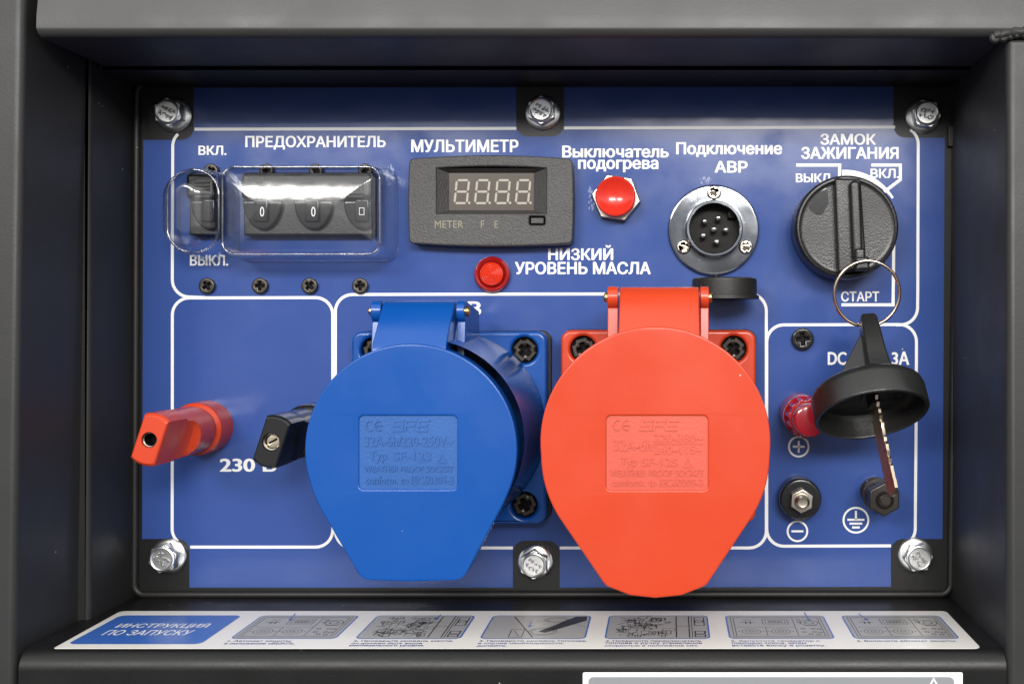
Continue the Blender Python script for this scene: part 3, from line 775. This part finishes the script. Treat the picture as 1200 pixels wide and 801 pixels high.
# ------------------------------------------------------------------ binding posts on the left
def post(px, py, label, m, hole, brass_slot):
    t = thing('binding_post', label, 'terminal', X(px), Z(py), 0, None)
    G().lathe([(10.2, 0), (10.2, 9.6), (9.9, 10.8), (9.2, 11.4), (8.6, 11.8), (8.2, 13.0), (0, 13.0)], 64).build('base_collar', m, t)
    r = 9.0
    G().lathe([(8.2, 12.8), (8.8, 13.4), (9.0, 14.4), (9.0, 25.5), (8.6, 26), (0, 26)], 64).build('knob_ring', m, t)
    # wing: the outer half of the knob, scooped flat on both sides down to a thick blade
    tilt = math.radians(-18)
    g = G(); rings = []
    nseg = 48
    for (h, wx) in ((25.2, 9.0), (26.4, 8.9), (27.0, 7.6), (28.2, 6.2), (30, 5.5), (33, 4.9), (37, 4.65), (45.8, 4.5), (46.7, 4.25), (47.0, 3.8)):
        rr = 9.3 if h > 30 and h < 45.9 else 9.0 if h < 45.9 else (8.7 if h < 46.8 else 8.2)
        ring = []
        for i in range(nseg):
            a = 2 * math.pi * i / nseg
            x = rr * math.cos(a); y = rr * math.sin(a)
            if abs(x) > wx:
                x = math.copysign(wx, x)
            ring.append((x, y, h))
        rings.append(ring)
    g.loft(rings, True, False, Matrix.Rotation(tilt, 4, 'Z'))
    # front face with the socket hole
    n = nseg
    hole_r = 3.15 if brass_slot else 2.75
    fr = [tuple(Matrix.Rotation(tilt, 4, 'Z') @ Vector(p)) for p in rings[-1]]
    hl = [(hole_r * math.cos(2 * math.pi * i / n), hole_r * math.sin(2 * math.pi * i / n), 47.0) for i in range(n)]
    # match hole samples to face samples by angle
    hl = [(hole_r * math.cos(math.atan2(p[1], p[0])), hole_r * math.sin(math.atan2(p[1], p[0])), 47.0) for p in fr]
    h2 = [(a, b, 36.0) for a, b, _ in hl]
    g.loft([fr, hl, h2], False, False)
    g.build('wing_knob', m, t, ang=28)
    if brass_slot: G().lathe([(3.12, 40), (3.12, 46.2), (2.9, 46.5), (2.5, 46.2), (2.4, 42)], 32).build('socket_bush', hole, t)
    else: G().lathe([(2.73, 36), (2.73, 46.0), (2.5, 46.2), (2.2, 46.0), (2.15, 45.4)], 32).build('socket_bush', hole, t)
    G().lathe([(2.2, 45.5), (2.15, 40)], 32).build('socket_bore', 'holebl', t)
    if not brass_slot:
        G().lathe([(2.2, 41), (0, 41)], 20).build('socket_floor', 'holebl', t)
    if brass_slot:
        c = [(-2.0, -.28), (2.0, -.28), (2.0, .28), (-2.0, .28)]
        G().plate([circ(0, 0, 2.35, 28), [(a * .8, b) for a, b in c]], 43.5, 45.2, .2, 2, Matrix.Rotation(.5, 4, 'Z')).build('slotted_pin', 'goldk', t)
    return t
post(243, 499.5, 'red orange screw terminal with a brass socket, lower left of panel', 'red', 'nickel', False)
post(370, 501.5, 'glossy black screw terminal with a slotted pin, beside the blue socket', 'absg', 'nickel', True)

# ------------------------------------------------------------------ DC terminals on the right
t = thing('plus_terminal', 'deep red knurled terminal above the plus symbol, partly behind the hanging key cap', 'terminal', X(937), Z(483.5), 0)
G().lathe([(8.0, 0), (8.0, 12), (7.6, 14), (6.6, 15), (0, 15)], 56).build('base_collar', 'tred', t)
kn = []
for i in range(72):
    a = 2 * math.pi * i / 72; r = 7.4 if (i // 3) % 2 else 6.7; kn.append((r * math.cos(a), r * math.sin(a)))
G().plate([kn], 14.5, 25, 0.3, 2).build('knurled_nut', 'tred', t)
G().lathe([(6.0, 24.8), (6.1, 30), (5.7, 31.6), (4.6, 32.2), (0, 32.2)], 48).build('cap', 'tred', t)
t = thing('minus_terminal', 'black round bushing with a bright nickel nut above the minus symbol', 'terminal', X(935.5), Z(581), 0)
G().lathe([(8.1, 0), (8.15, 6), (8.0, 7.6), (7.4, 8.4), (6.6, 8.6), (0, 8.6)], 64).build('bushing', 'absg', t)
G().plate([[(4.75 * math.cos(math.pi / 3 * i + .45), 4.75 * math.sin(math.pi / 3 * i + .45)) for i in range(6)]], 8.4, 12.0, .5, 3).build('hex_nut', 'nickel', t)
G().lathe([(2.9, 11.8), (2.9, 13.0), (2.6, 13.8), (1.8, 14.3), (1.3, 14.2), (0, 14.3)], 32).build('stud', 'nickel', t)
t = thing('ground_stud', 'blackened threaded ground stud with stacked nuts beside the earth symbol', 'terminal', X(1024.5), Z(575), 0)
G().lathe([(5.6, 0), (5.6, 1.4), (5.2, 1.7), (3, 1.7)], 40).build('washer', 'darkmet', t)
G().lathe([(2.9, 1)] + [(2.9 + (.22 if i % 2 else -.1), 1.5 + i * .45) for i in range(46)] + [(2.6, 22.6), (2.0, 22.9), (1.7, 22.6), (0, 22.6)], 36).build('stud', 'darkmet', t)
G().plate([[(5.9 * math.cos(math.pi / 3 * i + .2), 5.9 * math.sin(math.pi / 3 * i + .2)) for i in range(6)]], 2.5, 7.5, .5, 3).build('hex_nut', 'absg', t)
G().lathe([(3, 8.2), (6.4, 8.2), (6.5, 9.2), (6.3, 9.8), (3, 9.9)], 40).build('washer', 'darkmet', t)
G().plate([[(6.35 * math.cos(math.pi / 3 * i + .5), 6.35 * math.sin(math.pi / 3 * i + .5)) for i in range(6)]], 14.6, 20.2, .6, 3).build('hex_nut', 'darkmet', t)
G().lathe([(3, 11), (5.6, 11), (5.7, 13.4), (5.5, 13.9), (3, 13.9)], 40).build('washer', 'darkmet', t)

# ------------------------------------------------------------------ power sockets
def socket(cfg):
    c = cfg; hp = 12.0
    bx, bz = X(c['plate'][0], hp), Z(c['plate'][1], hp)
    t = thing('power_socket', c['label'], 'socket', bx, bz, 0)
    m, mi = c['mat'], c['matin']
    hl = c['h']; hb_ = hl - 7.5
    pw, ph = 229 / 2 * sc_at(hp), 226 / 2 * sc_at(hp)
    G().plate([rrect(-pw - .4, -ph - .4, pw + .8, ph + .2, 4)], 0, 3.2, .5).build('gasket', 'rubber', t)
    br = c['barrel']
    holes = [circ(sx * 28.6, sz * 29.4, 5.0, 32) for sx in (-1, 1) for sz in (-1, 1)]
    G().plate([rrect(-pw, -ph, pw, ph, 4)] + holes, 3.2, hp, 1.3, 4).build('mounting_plate', m, t)
    for sx in (-1, 1):
        for sz in (-1, 1):
            x, z = sx * 28.6, sz * 29.4
            g = G().plate([circ(x, z, 4.25, 36), [(x + a, z + b) for a, b in cross(0, 0, 2.35, .55, .35 + sx * .3 + sz * .2)]], 7.2, 10.4, 1.5, 4)
            s = g.build('mounting_screw', 'darkmet', t)
            g = G(); g.lathe([(4.95, 3.4), (4.95, 7.0), (0, 7.0)], 24, c=(x, z)).build('recess', 'holebl', s)
    G().lathe([(br + 2.4, hp - .3), (br + 1.9, hp + 1.4), (br + .2, hb_ - 5), (br + .2, hb_ - 2.5), (br - .2, hb_ + 3)], 80).build('barrel', m, t)
    for (a, b) in c.get('bosses', []):
        G().lathe([(2.6, hp + 2), (2.4, hp + 9), (1.8, hp + 9.8), (0, hp + 10)], 24, c=(a, b)).build('boss', m, t)
    # lid: traced outline at its own height
    hu = []
    for (px, py, r) in c['lid']:
        hu += [(X(px, hl) - bx + r * sc_at(hl) * math.cos(2 * math.pi * i / 120), Z(py, hl) - bz + r * sc_at(hl) * math.sin(2 * math.pi * i / 120)) for i in range(120)]
    ol = hull(hu)
    a0 = (X(c['tag'][0], hl) - bx, Z(c['tag'][3], hl) - bz); a1 = (X(c['tag'][2], hl) - bx, Z(c['tag'][1], hl) - bz)
    hole = rrect(a0[0], a0[1], a1[0], a1[1], 1.6)
    lid = G(); lid.plate([ol], hl - 7.5, hl - 1.6, 1.3, 4)
    # upper skin: rounded outside, crisp recess inside
    up = G(); up.plate([ol, hole], hl - 3.0, hl, 0.6, 3)
    lid.v += []; b0 = len(lid.v)
    lid.add(up.v, up.f)
    L = lid.build('lid', m, t)
    G().sheet([hole], hl - .62).build('marking_plate', mi, L)
    g = G()
    sx = a1[0] - a0[0]; sz = a1[1] - a0[1]
    for (tx, l, b, r, tp, bo) in c['text']:
        g.text(tx, (a0[0] + sx * l, a0[1] + sz * b, a0[0] + sx * r, a0[1] + sz * tp), hl - .62, bo or .012, .30)
    mk = 0.0
    for (pa, wd) in c['marks']:
        pts = [(a0[0] + sx * u, a0[1] + sz * v) for u, v in pa]
        for p, r_ in zip(pts, pts[1:]):
            d = Vector((r_[0] - p[0], r_[1] - p[1])); ln = d.length
            mk += .006
            g.box(-wd, ln + wd, -wd, wd, hl - .62, hl - .34 + mk, mtx=Matrix.Translation((p[0], p[1], 0)) @ Matrix.Rotation(math.atan2(d.y, d.x), 4, 'Z'))
    g.build('embossed_lettering', mi, L)
    # hinge arm
    xl0, xl1 = c['arm_x']; z0, z1 = c['arm_z']; ha = c['arm_h']
    g = G()
    pr = [(z0 - 9, hl - 1.6), (z0 + 0.5, hl - 1.5), (z0 + 3, hl - 2.6), (z1 - 3.2, ha + 2.6), (z1 - .6, ha - .2), (z1, ha - 2.5), (z1 - .6, ha - 6), (z1 - 4, ha - 8), (z0 - 2, hl - 13), (z0 - 9, hl - 10)]
    g.loft([[(xl0 - bx, z - bz, h) for z, h in pr], [(xl1 - bx, z - bz, h) for z, h in pr]], True, True)
    g.build('hinge_arm', m, t, bev=0.5)
    # raised rim where the lid meets the arm
    zz = z0 - bz
    for (x0, x1) in ((xl0 - 4.4, xl0 - .7), (xl1 + .5, xl1 + 3.5)):
        lg = G()
        cz, ch = z1 - 3.6 - bz, ha - 3.2
        prof = [(cz + 3.9 * math.cos(a), ch + 3.9 * math.sin(a)) for a in [math.radians(-20 + 200 * i / 14 - 20) for i in range(15)]]
        prof = [(cz + 3.8 * math.sin(a), ch + 3.8 * math.cos(a)) for a in [math.radians(-70 + 170 * i / 14) for i in range(15)]]
        prof += [(z1 - 3.4 - bz, hp + 1), (ph - 12, hp - 1), (ph - 14, hp + 10), (z0 - bz - 4, hl - 16)]
        lg.loft([[(x0 - bx, a, b) for a, b in prof], [(x1 - bx, a, b) for a, b in prof]], True, True)
        lug = lg.build('hinge_lug', m, t, bev=0.35)
        pin = G(); xo = x0 if x0 < xl0 else x1; sg = -1 if x0 < xl0 else 1
        pin.lathe([(1.75, -2.4), (1.75, .9), (1.4, 1.3), (0, 1.4)], 24, mtx=Matrix.Translation((xo - bx, cz, ch)) @ Matrix.Rotation(sg * math.pi / 2, 4, 'Y'))
        pin.build('hinge_pin', 'brass', lug)
    return t
TRI = [(.80, .36), (.845, .47), (.89, .36), (.80, .36)]
def sfe(l, b, r, t_):
    w_ = (r - l) / 3
    paths = []
    i = .012
    sk = .018
    for k, ch in enumerate('SFE'):
        x0 = l + k * w_ + .008; x1 = l + (k + 1) * w_ - .022; m_ = (b + t_) / 2
        def P(u, v): return (x0 + (x1 - x0) * u + sk * (v - b) / (t_ - b), v)
        if ch == 'S': paths.append(([P(1, t_), P(0, t_), P(0, m_), P(1, m_), P(1, b), P(0, b)], .38))
        if ch == 'F': paths += [([P(1, t_), P(0, t_), P(0, b)], .38), ([P(0, m_), P(.85, m_)], .38)]
        if ch == 'E': paths += [([P(1, t_), P(0, t_), P(0, b), P(1, b)], .38), ([P(0, m_), P(.9, m_)], .38)]
    return paths
def ce(l, b, t_):
    hh = (t_ - b) / 2; c = (b + t_) / 2; ps = []
    for k in (0, 1):
        cx = l + .052 + k * .088
        ps.append(([(cx + .042 * math.cos(a), c + hh * math.sin(a)) for a in [math.radians(70 + 220 * i / 10) for i in range(11)]], .16))
    ps.append(([(l + .1, c), (l + .17, c)], .16))
    return ps
socket(dict(label='blue power socket with a closed blue lid and hinge', plate=(526, 501), h=58, mat='blue', matin='bluein', barrel=34.5,
    bosses=[(3.6 + 9, 22)],
    lid=[(481.5, 527, 124.5), (481, 536, 121.5), (434, 663, 17), (532, 663, 17), (483, 669, 12.5)], tag=(420.5, 487, 535.5, 573),
    arm_x=(X(434, 58), X(521.5, 58)), arm_z=(Z(412, 58), Z(352.5, 42)), arm_h=42.0,
    text=[('32A-6h/220-250V~', .055, .585, .955, .72, 0), ('Typ', .10, .36, .28, .52, 0), ('SF-123', .35, .39, .73, .51, 0),
          ('WEATHER PROOF SOCKET', .05, .235, .96, .315, 0), ('conform. to IEC60309-2', .065, .07, .96, .18, 0)],
    marks=[(TRI, .17)] + sfe(.33, .80, .71, .935) + ce(.06, .80, .93)))
socket(dict(label='red orange power socket with a closed lid and hinge', plate=(771.5, 499.5), h=64, mat='red', matin='redin', barrel=35.5,
    lid=[(768, 517.5, 135), (768, 534, 134), (720, 673, 16), (817, 673, 16), (740, 691.5, 6), (768, 694.5, 6), (797, 691.5, 6)], tag=(710.5, 487, 829.5, 574),
    arm_x=(X(724, 64), X(820.5, 64)), arm_z=(Z(406, 64), Z(336, 48)), arm_h=48.0,
    text=[('32A-6h', .07, .53, .45, .68, 0), ('220-380~', .47, .645, .95, .755, 0), ('240-415~', .47, .485, .95, .595, 0), ('Typ', .14, .30, .30, .44, 0), ('SF-125', .35, .32, .70, .43, 0),
          ('WEATHER PROOF SOCKET', .04, .185, .96, .275, 0), ('conform. to IEC60309-2', .055, .05, .955, .15, 0)],
    marks=[([(.76, .31), (.805, .42), (.85, .31), (.76, .31)], .17), ([(.47, .62), (.95, .62)], .1)] + sfe(.33, .81, .71, .935) + ce(.06, .81, .94)))

# ------------------------------------------------------------------ instruction sticker on the ledge (flat: x right, y back, z up)
zt = -108.0
sk = thing('instruction_sticker', 'long white instruction sticker with a blue heading and six drawings on the ledge', 'sticker', -50, zt, 44)
def U(x): return x + 50
def V(h): return 44 - h
G().plate([rpoly([(U(-203), V(66.2), 1), (U(102.5), V(66.2), 2.5), (U(102.5), V(20.6), 2), (U(-204.0), V(20.6), 2.5)])], 0.0, 0.12).build('sheet', 'paper', sk, basis=FLAT)
E1 = .16; E2 = .19; E3 = .22
G().sheet([rrect(U(-201), V(61.5), U(-156.5), V(26.6), 2.6)], E1).build('heading_block', 'blockb', sk, basis=FLAT)
g = G(); g.solid = False
g.text('ИНСТРУКЦИЯ', (U(-195), V(43.5), U(-163), V(37.5)), E2, .010).text('ПО ЗАПУСКУ', (U(-195), V(51.5), U(-165.2), V(45.5)), E2, .010)
g.build('printed_caption', 'print', sk, basis=FLAT)
caps = [['1. Автомат защиты', 'в положение «ВЫКЛ».'], ['2. Проверьте уровень масла,', 'он должен быть выше', 'минимального уровня.'],
        ['3. Проверьте уровень топлива,', 'в случае необходимости,', 'долейте.'], ['4. Поверните переключатель', 'топлива и ручку управления', 'скоростью в положение ON.'],
        ['5. Запустите генератор с', 'помощью ключа, затем', 'вставьте вилку в розетку.'], ['6. Включите автомат защиты.']]
for i in range(6):
    x0 = -149.3 + 42.35 * i; x1 = x0 + 36.0; h0, h1 = 26.8, 55.6
    G().sheet([rrect(U(x0), V(h1), U(x1), V(h0), 2.4)], E1).build('drawing_frame', 'blockb', sk, basis=FLAT)
    pn = G().sheet([rrect(U(x0 + .55), V(h1 - .55), U(x1 - .55), V(h0 + .55), 2.0)], E2).build('drawing_panel', 'greyp', sk, basis=FLAT)
    g = G(); g.solid = False
    def ln(pts, wd=.26, closed=False): g.stroke([(U(x0 + a), V(h0 + b)) for a, b in pts], wd, E3, closed)
    def rc(a, b, c, d, wd=.26): ln([(a, b), (c, b), (c, d), (a, d)], wd, True)
    def cc(a, b, r, wd=.26, n=18): ln([(a + r * math.cos(6.2832 * k / n), b + r * math.sin(6.2832 * k / n)) for k in range(n)], wd, True)
    if i in (0, 4, 5):
        rc(1.8, 2, 34.2, 27, .22); rc(2.8, 3, 33.2, 26)
        ln([(3.6, 15), (24, 15)]); ln([(13.5, 15), (13.5, 25.5)]); ln([(24, 4), (24, 25.5)])
        rc(13, 5, 22, 11.5); rc(14, 6.2, 21, 10.4, .2)
        for k in range(4): rc(15.2 + k * 1.3, 7.2, 16.0 + k * 1.3, 9.4, .28)
        for a in (8.2, 18.4):
            cc(a, 20.3, 3.3); cc(a, 20.3, 2.0, .22); cc(a, 20.3, .8, .3); ln([(a - 4.6, 20.3), (a - 4.0, 20.3)], .5); ln([(a + 4.0, 20.3), (a + 4.6, 20.3)], .5)
        ln([(5, 9), (10, 9)], .4); ln([(6.2, 6), (9, 6)], .5); ln([(7, 8), (7, 11)], .5); ln([(8.6, 8), (8.6, 11)], .5)
        cc(29.5, 9.5, 3.2, .35); cc(29.5, 9.5, 1.6, .4); ln([(27.5, 13), (32, 13)], .5)
        for a, b in ((26, 6), (26, 9), (26.5, 17), (26.5, 21), (30, 17), (32, 17.5), (30, 21), (32, 21.5), (31, 24), (28.4, 23.5)): cc(a, b, .7, .35, 9)
    elif i in (1, 3):
        r = random.Random(40 + i)
        for k in range(46):
            a, b = r.uniform(4, 21), r.uniform(2, 25); w_, v_ = r.uniform(.8, 5), r.uniform(.8, 4.5)
            rc(a, b, min(a + w_, 24), min(b + v_, 27), r.choice((.15, .2, .28)))
        for k in range(16):
            a, b = r.uniform(4, 22), r.uniform(3, 25); cc(a, b, r.uniform(.6, 2.2), .26, 12)
        for k in range(12):
            a, b = r.uniform(3, 20), r.uniform(3, 25); ln([(a, b), (a + r.uniform(-5, 7), b + r.uniform(-5, 5))], .35)
        ln([(24.5, 1.5), (24.5, 27.5)], .4); ln([(29, 1.5), (29, 27.5)], .4); ln([(30, 1.5), (30, 27.5)]); ln([(24.5, 14), (29, 14)], .25)
        rc(31, 3, 34.4, 13, .4); cc(32.6, 8, 1.4, .4); rc(31, 20, 34.4, 23, .5); rc(31, 24, 34.4, 26.5, .5)
    else:
        ln([(8, 1.5), (18, 27.6)], .45); rc(9.5, 18, 14, 27, .3); ln([(10.5, 19.5), (13, 26)], .3)
        for r_ in (4.8, 3.9): ln([(20.5 + r_ * 1.0 * math.cos(6.2832 * k / 26), 20.5 + r_ * .9 * math.sin(6.2832 * k / 26)) for k in range(26)], .25, True)
        for r_ in (4.4, 3.5): ln([(24 + r_ * 1.0 * math.cos(6.2832 * k / 26), 6 + r_ * .7 * math.sin(6.2832 * k / 26)) for k in range(26)], .22, True)
        g.plate_flat([[(U(x0 + a), V(h0 + b)) for a, b in ((19, 20.5), (21.5, 22), (34.6, 7), (34.6, 1.6), (30.5, 1.6))]], E3)
        ln([(29, 9), (35, 15)], .22)
    g.build('drawing_lines', 'ink', pn, basis=FLAT)
    g = G(); g.solid = False
    ar = {0: (11.5, -2.5, 12.5, 5.5), 1: (23, -1, 22.5, 5), 2: (15, 7, 15.2, 14), 4: (29.5, -4, 30, 6), 5: (7, -2.5, 8.5, 5.5)}.get(i)
    if ar:
        a, b, c_, d_ = ar
        g.stroke([(U(x0 + a), V(h0 + b)), (U(x0 + c_), V(h0 + d_))], .45, E3 + .03)
        g.add([(U(x0 + c_ - 1), V(h0 + d_ - 1), E3 + .03), (U(x0 + c_), V(h0 + d_ + 1.6), E3 + .03), (U(x0 + c_ + 1), V(h0 + d_ - 1), E3 + .03)], [[0, 1, 2]])
        g.build('arrow', 'blockb', sk, basis=FLAT)
    g = G(); g.solid = False
    for k, tx in enumerate(caps[i]):
        wd = len(tx) * 1.24
        g.text(tx, (U(x0 + .6), V(59.2 + k * 2.65), U(x0 + .6 + wd), V(57.1 + k * 2.65)), E1, .010)
    g.build('printed_caption', 'navy', sk, basis=FLAT)

# ------------------------------------------------------------------ label on the apron below the ledge
hq = 69.4
al = thing('warning_label', 'white bordered grey warning label on the black front below the ledge', 'label', 33, -130, hq)
x0, x1, z1 = X(683, hq), X(1128, hq), Z(787, hq)
G().plate([rrect(x0 - 33, -45, x1 - 33, z1 + 130, .5)], 0.02, .14).build('sheet', 'print', al)
G().sheet([rrect(x0 - 33 + 1.8, -43, x1 - 33 - 2.8, z1 + 130 - 1.5, 1.6)], .18).build('grey_field', 'greyl', al)
g = G(); g.solid = False
xt, zt_ = X(1094, hq) - 33, Z(794.5, hq) + 130
g.stroke([(xt, zt_), (xt + 3.4, zt_ - 6), (xt - 3.4, zt_ - 6)], .5, .21, True)
g.stroke([(xt, zt_ - 2), (xt, zt_ - 4)], .5, .21)
g.build('warning_triangle', 'print', al)
